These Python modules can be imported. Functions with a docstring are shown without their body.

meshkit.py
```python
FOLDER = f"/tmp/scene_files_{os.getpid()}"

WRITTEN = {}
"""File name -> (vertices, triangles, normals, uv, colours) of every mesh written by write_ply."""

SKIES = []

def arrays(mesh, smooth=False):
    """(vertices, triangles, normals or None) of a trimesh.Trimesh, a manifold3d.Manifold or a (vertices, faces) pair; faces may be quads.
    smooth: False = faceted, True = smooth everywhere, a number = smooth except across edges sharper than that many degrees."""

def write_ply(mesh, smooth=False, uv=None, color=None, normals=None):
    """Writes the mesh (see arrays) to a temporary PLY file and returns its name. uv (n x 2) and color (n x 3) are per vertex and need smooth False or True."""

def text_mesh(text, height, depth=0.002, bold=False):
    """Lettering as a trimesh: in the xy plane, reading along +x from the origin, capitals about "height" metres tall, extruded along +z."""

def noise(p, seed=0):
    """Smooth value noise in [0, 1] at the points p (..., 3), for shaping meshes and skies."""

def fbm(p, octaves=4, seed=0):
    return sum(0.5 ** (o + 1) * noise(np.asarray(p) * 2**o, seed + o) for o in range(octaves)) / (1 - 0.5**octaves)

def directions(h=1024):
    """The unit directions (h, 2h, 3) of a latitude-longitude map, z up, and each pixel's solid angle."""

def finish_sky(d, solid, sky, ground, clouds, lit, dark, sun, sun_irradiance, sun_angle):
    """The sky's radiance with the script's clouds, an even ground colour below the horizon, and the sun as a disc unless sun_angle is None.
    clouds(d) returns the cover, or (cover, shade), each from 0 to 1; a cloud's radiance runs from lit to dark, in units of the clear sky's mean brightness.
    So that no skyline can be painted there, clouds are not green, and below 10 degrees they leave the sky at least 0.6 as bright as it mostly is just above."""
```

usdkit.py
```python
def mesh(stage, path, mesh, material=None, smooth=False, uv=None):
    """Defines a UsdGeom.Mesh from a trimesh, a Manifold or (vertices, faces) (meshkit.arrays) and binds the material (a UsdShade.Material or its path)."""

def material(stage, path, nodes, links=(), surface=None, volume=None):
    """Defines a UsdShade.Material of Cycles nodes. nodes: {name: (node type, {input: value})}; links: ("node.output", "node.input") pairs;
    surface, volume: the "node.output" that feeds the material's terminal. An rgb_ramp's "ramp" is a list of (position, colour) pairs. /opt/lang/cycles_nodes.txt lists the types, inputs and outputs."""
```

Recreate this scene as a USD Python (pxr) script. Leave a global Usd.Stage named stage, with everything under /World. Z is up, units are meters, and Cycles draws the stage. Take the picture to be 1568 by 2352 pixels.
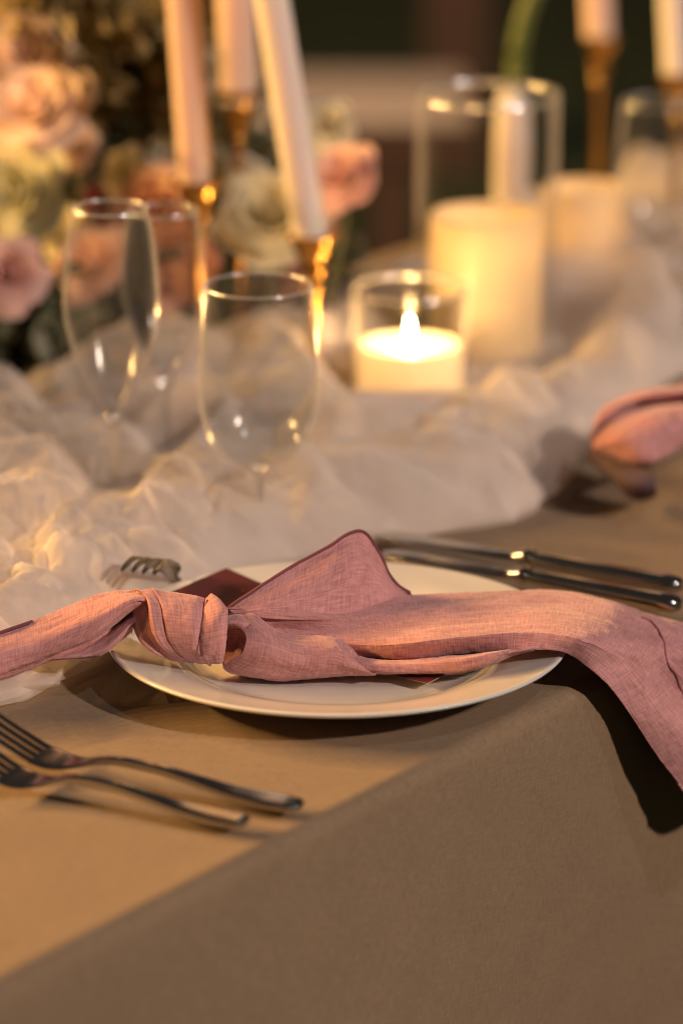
import math, random
import numpy as np, trimesh, usdkit, meshkit
from scipy.interpolate import PchipInterpolator, make_interp_spline
from pxr import Usd, UsdGeom, UsdLux, UsdShade, Gf, Sdf

stage = Usd.Stage.CreateInMemory()
UsdGeom.SetStageUpAxis(stage, 'Z'); UsdGeom.SetStageMetersPerUnit(stage, 1.0)
world = UsdGeom.Xform.Define(stage, '/World'); stage.SetDefaultPrim(world.GetPrim())
random.seed(7); RNG = np.random.default_rng(7)

# ------------------------------------------------------------------ camera, sky, lamps, exposure
FPX = 7840.0                                   # 120 mm lens on a 24 mm wide frame, measured on a 1568 wide picture
PITCH = math.radians(17.48)
EYE = np.array([0.002, -1.8825, 0.6886])
FWD = np.array([0, math.cos(PITCH), -math.sin(PITCH)]); UP = np.array([0, math.sin(PITCH), math.cos(PITCH)])
cam = UsdGeom.Camera.Define(stage, '/World/camera')
cam.CreateFocalLengthAttr(120.0); cam.CreateHorizontalApertureAttr(24.0); cam.CreateVerticalApertureAttr(36.0)
cam.CreateFStopAttr(3.1); cam.CreateFocusDistanceAttr(1.955); cam.CreateExposureAttr(0.16)
cam.CreateClippingRangeAttr(Gf.Vec2f(0.05, 200))
cam.AddTranslateOp().Set(Gf.Vec3d(*EYE)); cam.AddRotateXOp().Set(90 - math.degrees(PITCH))

def ray(px, py): return FWD + np.array([1.0, 0, 0]) * (px - 784) / FPX + UP * (1176 - py) / FPX
def at(px, py, z):                              # the point of the horizontal plane at height z that a place in the picture shows
    d = ray(px, py); return EYE + d * (z - EYE[2]) / d[2]
def aty(px, py, y): d = ray(px, py); return EYE + d * (y - EYE[1]) / d[1]
U = np.array([.6, .8, 0]); V = np.array([-.8, .6, 0])     # along the table edge / across the table
def atv(px, py, v): d = ray(px, py); return EYE + d * (v - EYE @ V) / (d @ V)
def atw(px, py, w): return EYE + ray(px, py) * w
def depth(p): return float((np.asarray(p) - EYE) @ FWD)
def uv(u, v, z=0.0): return u * U + v * V + np.array([0, 0, z])

NIGHT = (0.032, 0.026, 0.023)
usdkit.material(stage, '/World/Looks/night_sky', {'b': ('background_shader', {'color': NIGHT, 'strength': 1.0})}, surface='b.background')
sky = UsdLux.DomeLight.Define(stage, '/World/sky'); sky.CreateIntensityAttr(1.0)
UsdShade.MaterialBindingAPI.Apply(sky.GetPrim()).Bind(UsdShade.Material.Get(stage, '/World/Looks/night_sky'))
sky.GetPrim().SetCustomDataByKey('kind', 'structure')

def lamp(name, pos, radius, color, power):
    l = UsdLux.SphereLight.Define(stage, '/World/' + name)
    l.CreateRadiusAttr(radius); l.CreateColorAttr(Gf.Vec3f(*color)); l.CreateIntensityAttr(power); l.CreateNormalizeAttr(True)
    l.AddTranslateOp().Set(Gf.Vec3d(*map(float, pos)))
    return l
# cool floodlight heads of the venue, to the right of and behind the photographer
HDIR = np.array([.82, -.57, .56]); HDIR /= np.linalg.norm(HDIR)
for k in range(2):
    lamp('flood_lamp_%03d' % k, HDIR * 5.0 + np.array([0, 0, .17 * k]), .035, (1, .78, .64), 105.0)
lamp('flood_lamp_high', np.array([2.6, -1.7, 4.6]), .05, (.92, .95, 1.0), 40.0)
# festoon string of warm bulbs hanging to the left
WA, WB = np.array([-3.2, -.35, 1.45]), np.array([-2.8, 1.9, 1.60])
for k in range(10):
    t = k / 9
    lamp('festoon_bulb_%03d' % k, WA * (1 - t) + WB * t - np.array([0, 0, .25 * 4 * t * (1 - t)]), .03, (1, .56, .19), 37.0)

# ------------------------------------------------------------------ helpers
LOOKS = '/World/Looks/'
def mat(name, nodes, links=(), surface='p.BSDF'): return usdkit.material(stage, LOOKS + name, nodes, links, surface=surface)
USED = {}
def free(path):
    if path not in USED: USED[path] = 0; return path
    USED[path] += 1
    return '%s_%03d' % (path, USED[path])
def tag(o, label=None, cat=None, group=None, kind=None):
    for k, v in (('label', label), ('category', cat), ('group', group), ('kind', kind)):
        if v: o.SetCustomDataByKey(k, v)
    return o
def obj(name, mesh, m, parent=None, smooth=40, uvs=None, **t):
    base = parent.GetPath().pathString if parent else '/World'
    o = usdkit.mesh(stage, free(base + '/' + name), mesh, m, smooth=True if uvs is not None else smooth, uv=uvs).GetPrim()
    return tag(o, **t)
def thing(name, label, cat, group=None, matrix=None):
    x = UsdGeom.Xform.Define(stage, free('/World/' + name))
    if matrix is not None: x.AddTransformOp().Set(Gf.Matrix4d(*np.asarray(matrix, float).T.ravel().tolist()))
    return tag(x.GetPrim(), label, cat, group)
def dup(src, label, matrix, group=None):
    x = UsdGeom.Xform.Define(stage, free('/World/' + src.GetName().rstrip('0123456789').rstrip('_')))
    p = x.GetPrim(); p.GetReferences().AddInternalReference(src.GetPath()); p.SetInstanceable(True)
    x.ClearXformOpOrder(); op = x.AddTransformOp(); op.Set(Gf.Matrix4d(*np.asarray(matrix, float).T.ravel().tolist()))
    return tag(p, label, src.GetCustomDataByKey('category'), group or src.GetCustomDataByKey('group'))
def xf(pos, axis=(0, 0, 1), spin=0.0, scale=1.0):          # local z turned to axis
    z = np.array(axis, float); z /= np.linalg.norm(z)
    a = np.cross([0, 0, 1], z) if abs(z[2]) < .999 else np.array([1.0, 0, 0]); a /= np.linalg.norm(a); b = np.cross(z, a)
    c, s = math.cos(spin), math.sin(spin)
    M = np.eye(4); M[:3, 0] = (c * a + s * b) * scale; M[:3, 1] = (-s * a + c * b) * scale; M[:3, 2] = z * scale; M[:3, 3] = pos
    return M
def frame(pos, x):                                           # local x along a horizontal direction
    x = np.array([x[0], x[1], 0.0]); x /= np.linalg.norm(x)
    M = np.eye(4); M[:3, 0] = x; M[:3, 1] = np.cross([0, 0, 1], x); M[:3, 3] = pos
    return M
def quads(nu, nv, closed=False):
    i, j = np.meshgrid(np.arange(nu - 1), np.arange(nv if closed else nv - 1), indexing='ij')
    k = (j + 1) % nv
    return np.stack([i * nv + j, (i + 1) * nv + j, (i + 1) * nv + k, i * nv + k], -1).reshape(-1, 4)
def grid(P, closed=False):
    P = np.asarray(P, float); return P.reshape(-1, 3), quads(P.shape[0], P.shape[1], closed)
def grid_uv(P):
    du = np.concatenate([[0], np.cumsum(np.linalg.norm(np.diff(P, axis=0), axis=2).mean(1))])
    dv = np.concatenate([[0], np.cumsum(np.linalg.norm(np.diff(P, axis=1), axis=2).mean(0))])
    a, b = np.meshgrid(du, dv, indexing='ij'); return np.stack([a, b], -1).reshape(-1, 2)
def join(parts):                                             # (verts, quads) pairs
    vs, fs, n = [], [], 0
    for v, f in parts:
        f = np.asarray(f)
        if f.shape[1] == 3: f = np.hstack([f, f[:, 2:]])
        vs.append(v); fs.append(f + n); n += len(v)
    v, f = np.vstack(vs), np.vstack(fs)
    t = np.vstack([f[:, [0, 1, 2]], f[:, [0, 2, 3]]]); t = t[(t[:, 0] != t[:, 1]) & (t[:, 1] != t[:, 2]) & (t[:, 0] != t[:, 2])]
    return v, t
def lathe(prof, n=48):                                       # profile of (r, z)
    prof = np.asarray(prof, float); a = np.arange(n) * 2 * np.pi / n
    P = np.stack([prof[:, :1] * np.cos(a), prof[:, :1] * np.sin(a), np.repeat(prof[:, 1:], n, 1)], -1)
    v, f = grid(P, True); return join([(v, f[:, ::-1])])
def smooth_profile(prof, n=60):
    prof = np.asarray(prof, float); s = np.concatenate([[0], np.cumsum(np.linalg.norm(np.diff(prof, axis=0), axis=1))])
    return PchipInterpolator(s, prof)(np.linspace(0, s[-1], n))
def tube(pts, rad, sides=8, n=None, caps=True):
    p = np.asarray(pts, float)
    if n:
        s = np.concatenate([[0], np.cumsum(np.linalg.norm(np.diff(p, axis=0), axis=1))]); q = np.linspace(0, s[-1], n)
        r0 = np.broadcast_to(rad, (len(p),)); p = make_interp_spline(s, p, k=min(3, len(p) - 1))(q); rad = np.interp(q, s, r0)
    rad = np.broadcast_to(rad, (len(p),)).astype(float)
    t = np.gradient(p, axis=0); t /= np.linalg.norm(t, axis=1, keepdims=True) + 1e-12
    a = np.cross(t, [0, 0, 1.0]); bad = np.linalg.norm(a, axis=1) < .1; a[bad] = np.cross(t[bad], [1.0, 0, 0]); a /= np.linalg.norm(a, axis=1, keepdims=True)
    b = np.cross(a, t); g = np.arange(sides) * 2 * np.pi / sides
    P = p[:, None] + rad[:, None, None] * (np.cos(g)[None, :, None] * a[:, None] + np.sin(g)[None, :, None] * b[:, None])
    if caps: P = np.concatenate([np.repeat(p[:1, None], sides, 1), P, np.repeat(p[-1:, None], sides, 1)])
    return join([grid(P, True)])
def resample(row, n):
    row = np.asarray(row, float)
    s = np.concatenate([[0], np.cumsum(np.linalg.norm(np.diff(row, axis=0), axis=1))]); s /= s[-1]
    return PchipInterpolator(s, row)(np.linspace(0, 1, n))
def surf(rows, nu, nv):                                       # smooth sheet through rows of control points (same count per row)
    C = np.asarray(rows, float)
    su = np.concatenate([[0], np.cumsum(np.linalg.norm(np.diff(C, axis=0), axis=2).mean(1))])
    C = PchipInterpolator(su, C, axis=0)(np.linspace(0, su[-1], nu))
    sv = np.concatenate([[0], np.cumsum(np.linalg.norm(np.diff(C, axis=1), axis=2).mean(0))])
    return make_interp_spline(sv, C, k=3, axis=1)(np.linspace(0, sv[-1], nv)) if C.shape[1] > 3 else PchipInterpolator(sv, C, axis=1)(np.linspace(0, sv[-1], nv))
def normals(P):
    n = np.cross(np.gradient(P, axis=0), np.gradient(P, axis=1)); return n / (np.linalg.norm(n, axis=2, keepdims=True) + 1e-12)
def crumple(P, amp, scale, seed=0, edge=True):
    h = meshkit.fbm(P * scale, 4, seed) - .5
    return P + normals(P) * (h * amp)[..., None]

# ------------------------------------------------------------------ materials
def plain(name, color, rough=.5, metallic=0.0, **kw):
    return mat(name, {'p': ('principled_bsdf', {'base_color': color, 'roughness': rough, 'metallic': metallic, **kw})})
def cloth_mat(name, dark, light, fine, coarse, bump, sheen=.25, blotch=.3, lo=.36, hi=.64):
    """woven cloth: slubs along both thread directions of the sheet's own uv (metres)"""
    return mat(name, {
        'tc': ('texture_coordinate', {}),
        'mu': ('mapping', {'scale': (fine, coarse, 1.0)}), 'mv': ('mapping', {'scale': (coarse, fine, 1.0)}),
        'nu': ('noise_texture', {'scale': 1.0, 'detail': 3.0, 'roughness': .6}), 'nv': ('noise_texture', {'scale': 1.0, 'detail': 3.0, 'roughness': .6}),
        'big': ('noise_texture', {'scale': 26.0, 'detail': 3.0}),
        'a': ('math', {'math_type': 'add'}), 'h': ('math', {'math_type': 'multiply', 'value2': .5}),
        'c': ('math', {'math_type': 'multiply_add', 'value2': blotch, 'value3': -blotch / 2}), 's': ('math', {'math_type': 'add'}),
        'r': ('rgb_ramp', {'ramp': [(lo, dark), (hi, light)]}),
        'b': ('bump', {'strength': bump, 'distance': .0008}),
        'p': ('principled_bsdf', {'roughness': .85, 'sheen_weight': sheen, 'sheen_roughness': .45, 'specular_ior_level': .2})},
        [('tc.UV', 'mu.vector'), ('tc.UV', 'mv.vector'), ('tc.UV', 'big.vector'), ('mu.vector', 'nu.vector'), ('mv.vector', 'nv.vector'),
         ('nu.fac', 'a.value1'), ('nv.fac', 'a.value2'), ('a.value', 'h.value1'), ('big.fac', 'c.value1'), ('h.value', 's.value1'), ('c.value', 's.value2'),
         ('s.value', 'r.fac'), ('r.color', 'p.base_color'), ('h.value', 'b.height'), ('b.normal', 'p.normal')])
M_NAPKIN = cloth_mat('mauve_linen', (.30, .125, .13), (.71, .35, .345), 1050.0, 90.0, .75, lo=.31, hi=.69)
M_HEM = plain('plum_thread', (.15, .045, .06), .85); M_SEAM = plain('mauve_seam', (.34, .13, .135), .85)
M_TABLECLOTH = cloth_mat('taupe_cloth', (.160, .109, .066), (.285, .197, .124), 1250.0, 110.0, .35, .1, .12, .30, .70)
M_CHINA = plain('white_china', (.68, .645, .60), .3, coat_weight=1.0, coat_roughness=.03)
M_STEEL = plain('polished_steel', (.50, .48, .455), .13, 1.0)
M_BRASS = plain('brass', (.55, .31, .08), .17, 1.0)
M_CARD = plain('burgundy_card', (.11, .016, .018), .55)
M_CARDEDGE = plain('card_core', (.75, .62, .42), .6)
M_INK = plain('pink_ink', (.42, .13, .11), .5)
M_GLASS = mat('pane_glass', {'t': ('transparent_bsdf', {'color': (.975, .975, .97)}), 'g': ('glossy_bsdf', {'color': (1, 1, 1), 'roughness': .16}),
    'lw': ('layer_weight', {'blend': .5}), 'pw': ('math', {'math_type': 'power', 'value2': 4.2}), 'f': ('math', {'math_type': 'multiply_add', 'value2': .85, 'value3': .03}), 'd': ('diffuse_bsdf', {'color': (.8, .76, .7)}), 'gd': ('mix_closure', {'fac': .30}), 'm': ('mix_closure', {})},
    [('lw.facing', 'pw.value1'), ('pw.value', 'f.value1'), ('f.value', 'm.fac'), ('t.BSDF', 'm.closure1'), ('g.BSDF', 'gd.closure1'), ('d.BSDF', 'gd.closure2'), ('gd.closure', 'm.closure2')], 'm.closure')
M_RIM = mat('glass_rim', {'t': ('transparent_bsdf', {'color': (.97, .97, .96)}), 'g': ('glossy_bsdf', {'color': (1, 1, 1), 'roughness': .12}), 'd': ('diffuse_bsdf', {'color': (.8, .78, .74)}),
    'a': ('mix_closure', {'fac': .32}), 'm': ('mix_closure', {'fac': .5})}, [('g.BSDF', 'a.closure1'), ('d.BSDF', 'a.closure2'), ('t.BSDF', 'm.closure1'), ('a.closure', 'm.closure2')], 'm.closure')
def ring(R, z, r, n=72): return lathe([(R + r * math.cos(t), z + r * math.sin(t)) for t in np.linspace(0, 2 * math.pi, 11)], n)
M_CUP = mat('cup_glass', {'t': ('transparent_bsdf', {'color': (.98, .98, .97)}), 'g': ('glossy_bsdf', {'color': (1, 1, 1), 'roughness': .10}),
    'lw': ('layer_weight', {'blend': .5}), 'pw': ('math', {'math_type': 'power', 'value2': 4.0}), 'f': ('math', {'math_type': 'multiply_add', 'value2': .75, 'value3': .003}), 'd': ('diffuse_bsdf', {'color': (.8, .76, .7)}), 'gd': ('mix_closure', {'fac': .35}), 'm': ('mix_closure', {})},
    [('lw.facing', 'pw.value1'), ('pw.value', 'f.value1'), ('f.value', 'm.fac'), ('t.BSDF', 'm.closure1'), ('g.BSDF', 'gd.closure1'), ('d.BSDF', 'gd.closure2'), ('gd.closure', 'm.closure2')], 'm.closure')
M_STEM = mat('stem_glass', {'t': ('transparent_bsdf', {'color': (.96, .96, .95)}), 'g': ('glossy_bsdf', {'color': (1, 1, 1), 'roughness': .13}),
    'lw': ('layer_weight', {'blend': .5}), 'pw': ('math', {'math_type': 'power', 'value2': 2.0}), 'f': ('math', {'math_type': 'multiply_add', 'value2': .65, 'value3': .26}), 'm': ('mix_closure', {})},
    [('lw.facing', 'pw.value1'), ('pw.value', 'f.value1'), ('f.value', 'm.fac'), ('t.BSDF', 'm.closure1'), ('g.BSDF', 'm.closure2')], 'm.closure')
def wax(name, color, trans):
    return mat(name, {'d': ('principled_bsdf', {'base_color': color, 'roughness': .4, 'specular_ior_level': .3}), 't': ('translucent_bsdf', {'color': color}),
        'm': ('mix_closure', {'fac': trans})}, [('d.BSDF', 'm.closure1'), ('t.BSDF', 'm.closure2')], 'm.closure')
M_WAX = wax('votive_wax', (.96, .91, .80), .54)
M_PILLAR = wax('pillar_wax', (.94, .84, .66), .55)
M_TAPER = plain('peach_taper_wax', (.66, .50, .40), .38, subsurface_weight=.3, subsurface_scale=.006)
M_IVORY = plain('ivory_taper_wax', (.72, .67, .60), .38, subsurface_weight=.3, subsurface_scale=.006)
M_FLAME = mat('flame', {'e': ('emission', {'color': (1, .57, .20), 'strength': 1050.0})}, surface='e.emission')
M_WICK = plain('wick', (.03, .02, .015), .9)
def petal_mat(name, inner, outer):
    return mat(name, {'lw': ('noise_texture', {'scale': 60.0, 'detail': 2.0}), 'tc': ('texture_coordinate', {}), 'r': ('rgb_ramp', {'ramp': [(.3, inner), (.7, outer)]}),
        'd': ('principled_bsdf', {'roughness': .6}), 't': ('translucent_bsdf', {}), 'm': ('mix_closure', {'fac': .3})},
        [('tc.object', 'lw.vector'), ('lw.fac', 'r.fac'), ('r.color', 'd.base_color'), ('r.color', 't.color'), ('d.BSDF', 'm.closure1'), ('t.BSDF', 'm.closure2')], 'm.closure')
def leaf_mat(name, a, b):
    return mat(name, {'n': ('noise_texture', {'scale': 35.0, 'detail': 2.0}), 'tc': ('texture_coordinate', {}), 'r': ('rgb_ramp', {'ramp': [(.35, a), (.65, b)]}),
        'd': ('principled_bsdf', {'roughness': .5}), 't': ('translucent_bsdf', {}), 'm': ('mix_closure', {'fac': .25})},
        [('tc.object', 'n.vector'), ('n.fac', 'r.fac'), ('r.color', 'd.base_color'), ('r.color', 't.color'), ('d.BSDF', 'm.closure1'), ('t.BSDF', 'm.closure2')], 'm.closure')
M_TULLE = mat('ivory_tulle', {'tr': ('transparent_bsdf', {}), 'd': ('diffuse_bsdf', {'color': (.96, .88, .82)}), 'tl': ('translucent_bsdf', {'color': (.96, .88, .82)}),
    'lw': ('layer_weight', {'blend': .35}), 'mr': ('map_range', {'from_min': 0.0, 'from_max': 1.0, 'to_min': .26, 'to_max': .82, 'clamp': True}),
    'c': ('mix_closure', {'fac': .5}), 'm': ('mix_closure', {})},
    [('lw.facing', 'mr.value'), ('mr.result', 'm.fac'), ('d.BSDF', 'c.closure1'), ('tl.BSDF', 'c.closure2'), ('tr.BSDF', 'm.closure1'), ('c.closure', 'm.closure2')], 'm.closure')
M_LAWN = mat('lawn', {'tc': ('texture_coordinate', {}), 'n': ('noise_texture', {'scale': 9.0, 'detail': 6.0}), 'r': ('rgb_ramp', {'ramp': [(.3, (.007, .017, .004)), (.7, (.022, .046, .010))]}),
    'p': ('principled_bsdf', {'roughness': .9})}, [('tc.object', 'n.vector'), ('n.fac', 'r.fac'), ('r.color', 'p.base_color')])
M_WOOD = mat('weathered_wood', {'tc': ('texture_coordinate', {}), 'mp': ('mapping', {'scale': (3.0, 40.0, 40.0)}), 'n': ('noise_texture', {'scale': 1.0, 'detail': 4.0}),
    'r': ('rgb_ramp', {'ramp': [(.3, (.29, .25, .26)), (.7, (.44, .39, .40))]}), 'p': ('principled_bsdf', {'roughness': .7})},
    [('tc.object', 'mp.vector'), ('mp.vector', 'n.vector'), ('n.fac', 'r.fac'), ('r.color', 'p.base_color')])
M_DARKWOOD = plain('dark_red_wood', (.035, .014, .010), .6)
M_EARTH = plain('bare_earth', (.22, .13, .10), .95)

# ------------------------------------------------------------------ setting: lawn, earth path, bench
def sheet(x0, x1, y0, y1, z, nx, ny, amp, seed):
    X, Y = np.meshgrid(np.linspace(x0, x1, nx), np.linspace(y0, y1, ny), indexing='ij')
    P = np.stack([X, Y, np.full_like(X, z)], -1); P[..., 2] += amp * (meshkit.fbm(P * 3, 3, seed) - .5); return join([grid(P)])
obj('lawn', sheet(-30, 30, -6, 60, -.75, 160, 160, .03, 3), M_LAWN, kind='structure', smooth=True)
obj('path', sheet(-4.5, -.78, 5.0, 16, -.725, 30, 60, .004, 4), M_EARTH, kind='structure', smooth=True)

def rbox(lo, hi, r=.004):
    m = trimesh.creation.box(bounds=[lo, hi]); m = m.subdivide(); return m
bench = thing('garden_bench', 'low pale wooden bench standing on the dark lawn behind the table', 'bench')
for k in range(3):
    obj('seat_plank', rbox((-1.75, 3.38 + .10 * k, -.335), (.20, 3.47 + .10 * k, -.30)), M_WOOD, bench, smooth=False)
obj('apron', rbox((-1.70, 3.40, -.40), (.15, 3.42, -.337)), M_DARKWOOD, bench, smooth=False)
for x in (-1.6, -.75, .08):
    for y in (3.45, 3.62): obj('leg', rbox((x - .03, y - .03, -.76), (x + .03, y + .03, -.337)), M_DARKWOOD, bench, smooth=False)
post = thing('wooden_post', 'dark reddish wooden post on the lawn behind the end of the bench', 'post')
obj('shaft', rbox((.17, 5.0, -.78), (.30, 5.13, .9)), M_DARKWOOD, post, smooth=False); obj('cap', rbox((.15, 4.98, .902), (.32, 5.15, .94)), M_DARKWOOD, post, smooth=False)

# ------------------------------------------------------------------ table and its cloth
UA, UB, VA, VB, RC = -1.15, 2.3, -.134, .615, .03
def rring(off, z, rc, fold=0.0):
    """points of a rounded rectangle in the table's frame, the same count on every ring"""
    ua, ub, va, vb = UA - off, UB + off, VA - off, VB + off; r = max(rc + off, .002)
    pts = []
    def line(a, b, n): return [np.array(a) * (1 - t) + np.array(b) * t for t in np.linspace(0, 1, n, endpoint=False)]
    def arc(c, a0, n): return [np.array([c[0] + r * math.cos(a0 + t), c[1] + r * math.sin(a0 + t)]) for t in np.linspace(0, math.pi / 2, n, endpoint=False)]
    pts += line((ua + r, va), (ub - r, va), 460) + arc((ub - r, va + r), -math.pi / 2, 10) + line((ub, va + r), (ub, vb - r), 100) + arc((ub - r, vb - r), 0, 10)
    pts += line((ub - r, vb), (ua + r, vb), 300) + arc((ua + r, vb - r), math.pi / 2, 10) + line((ua, vb - r), (ua, va + r), 100) + arc((ua + r, va + r), math.pi, 10)
    q = np.array(pts)
    if fold:
        i = np.arange(len(q)); n = np.roll(q, -3, 0) - np.roll(q, 3, 0); n = np.stack([n[:, 1], -n[:, 0]], 1); n /= np.linalg.norm(n, axis=1, keepdims=True)
        s = np.cumsum(np.linalg.norm(np.diff(q, axis=0, prepend=q[-1:]), axis=1))
        w = .5 * np.sin(s * 13.0 + 1.3) + .5 * np.sin(s * 21.0 + 4 * np.sin(s * 3)) ; q = q + n * (fold * (w + .2))[:, None]
    return np.array([uv(a, b, z) for a, b in q])
rings = []
RB = .011
for off in np.linspace(-.34, -.022, 44):
    rr_ = rring(off, 0, RC); rr_[:, 2] -= .0016 * meshkit.fbm(rr_ * [14, 14, 0], 3, 31); rings.append(rr_)
NT = len(rings)
for t in np.linspace(0, math.pi / 2, 9): rings.append(rring(-RB + RB * math.sin(t), -RB + RB * math.cos(t), RC))
for z in (-.02, -.035, -.05, -.07, -.09, -.11, -.14, -.17, -.2, -.24, -.28, -.33, -.4, -.5, -.6, -.72): rings.append(rring(.001, z, RC, fold=.045 * min(1, max(0, -z - .03) / .7)))
R = np.array(rings)
cl_v, cl_q = grid(R, True)
cap = [(j, j + 1) for j in range(0)]
n_ring = R.shape[1]
# planar uv: length along the ring and the sum of ring steps
top_uv = np.stack([R @ U, R @ V], -1)
drop = np.concatenate([[0], np.cumsum(np.linalg.norm(np.diff(R, axis=0), axis=2).mean(1))])
for k in range(R.shape[0]):
    if k > NT: top_uv[k] += (top_uv[NT] - top_uv[k]) ; 
for k in range(NT + 1, R.shape[0]):
    out = top_uv[NT] - top_uv[NT - 1]; out /= np.linalg.norm(out, axis=1, keepdims=True) + 1e-9; top_uv[k] = top_uv[NT] + out * (drop[k] - drop[NT])
mid = []                                                     # the strip left in the middle is closed with quads between the two long sides
inner = R[0]; i1, i2 = 470, 570                              # corners: first long side 0..460, second long side 570..870
fill = trimesh.creation.triangulate_polygon(__import__('shapely.geometry', fromlist=['Polygon']).Polygon(np.stack([inner @ U, inner @ V], 1)), engine='earcut')
fv = np.array([uv(a, b, 0) for a, b in fill[0]]); 
tv, tf = join([(cl_v, cl_q), (fv, fill[1])])
keep = np.unique(tf); tuv = np.vstack([top_uv.reshape(-1, 2), np.stack([fv @ U, fv @ V], 1)])
obj('tablecloth', (tv[keep], np.searchsorted(keep, tf)), M_TABLECLOTH, uvs=tuv[keep], label='taupe brown tablecloth covering the long table and hanging over its edge', cat='tablecloth')
tbl = thing('banquet_table', 'long banquet table hidden under the taupe cloth', 'table')
def tbox(u0, u1, v0, v1, z0, z1):
    c = [uv(u, v, z) for u in (u0, u1) for v in (v0, v1) for z in (z0, z1)]
    return trimesh.convex.convex_hull(np.array(c))
obj('tabletop', tbox(UA + .02, UB - .02, VA + .02, VB - .02, -.03, -.004), M_DARKWOOD, tbl, smooth=False)
for u in (UA + .1, UB - .1):
    for v in (VA + .08, VB - .08): obj('leg', tbox(u - .025, u + .025, v - .025, v + .025, -.76, -.032), M_DARKWOOD, tbl, smooth=False)

# ------------------------------------------------------------------ plate and menu card
plate_top = smooth_profile([(0, .0070), (.04, .0070), (.078, .0072), (.088, .0088), (.095, .0130), (.105, .0163), (.120, .0192), (.131, .0214)], 40)
edge = [(.1335, .0220), (.1348, .0216), (.1352, .0207), (.1346, .0196), (.1330, .0188)]
under = smooth_profile([(.1320, .0184), (.120, .0162), (.105, .0132), (.094, .0085), (.086, .0040), (.083, .0006), (.079, .0006), (.076, .0030), (.04, .0034), (0, .0034)], 40)
obj('dinner_plate', lathe(np.vstack([plate_top, edge, under]), 160), M_CHINA, smooth=True, label='round white china dinner plate under the knotted mauve napkin', cat='plate')

card = thing('menu_card', 'burgundy menu card lying on the white plate beneath the napkin', 'menu')
near_c, far_c = at(983, 1573, .0120), at(520, 1306, .027)
def card_grid(off, nu=24, nv=10):
    d = far_c - near_c; a = (d @ V) ; b = (d @ U)
    P = np.zeros((nu, nv, 3))
    for i, s in enumerate(np.linspace(0, 1, nu)):
        for j, t in enumerate(np.linspace(0, 1, nv)):
            p = near_c + V * a * s + U * b * t
            p[2] = np.interp(s, [0, .12, .5, .8, 1], [.0125, .0115, .0115, .020, .0262]) + off + .0006 * math.sin(5 * s + 3 * t)
            P[i, j] = p
    return P
Ptop, Pbot = card_grid(.0006), card_grid(0)
obj('sheet', join([grid(Ptop)]), M_CARD, card, smooth=True); obj('core', join([grid(Pbot)]), M_CARDEDGE, card, smooth=True)
# handwriting: a few cursive strokes seen between flap and knot
def stroke(pts, r=.00045):
    return tube([at(x, y, z) for x, y, z in pts], r, 5, 30)
zc = .0255
for st in ([(536, 1364), (541, 1350), (546, 1362), (550, 1349), (556, 1364), (562, 1360)], [(560, 1362), (566, 1352), (572, 1350), (570, 1358), (576, 1352)]):
    obj('handwriting', stroke([(x, y - 6, zc - .003) for x, y in st]), M_INK, card)

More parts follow.
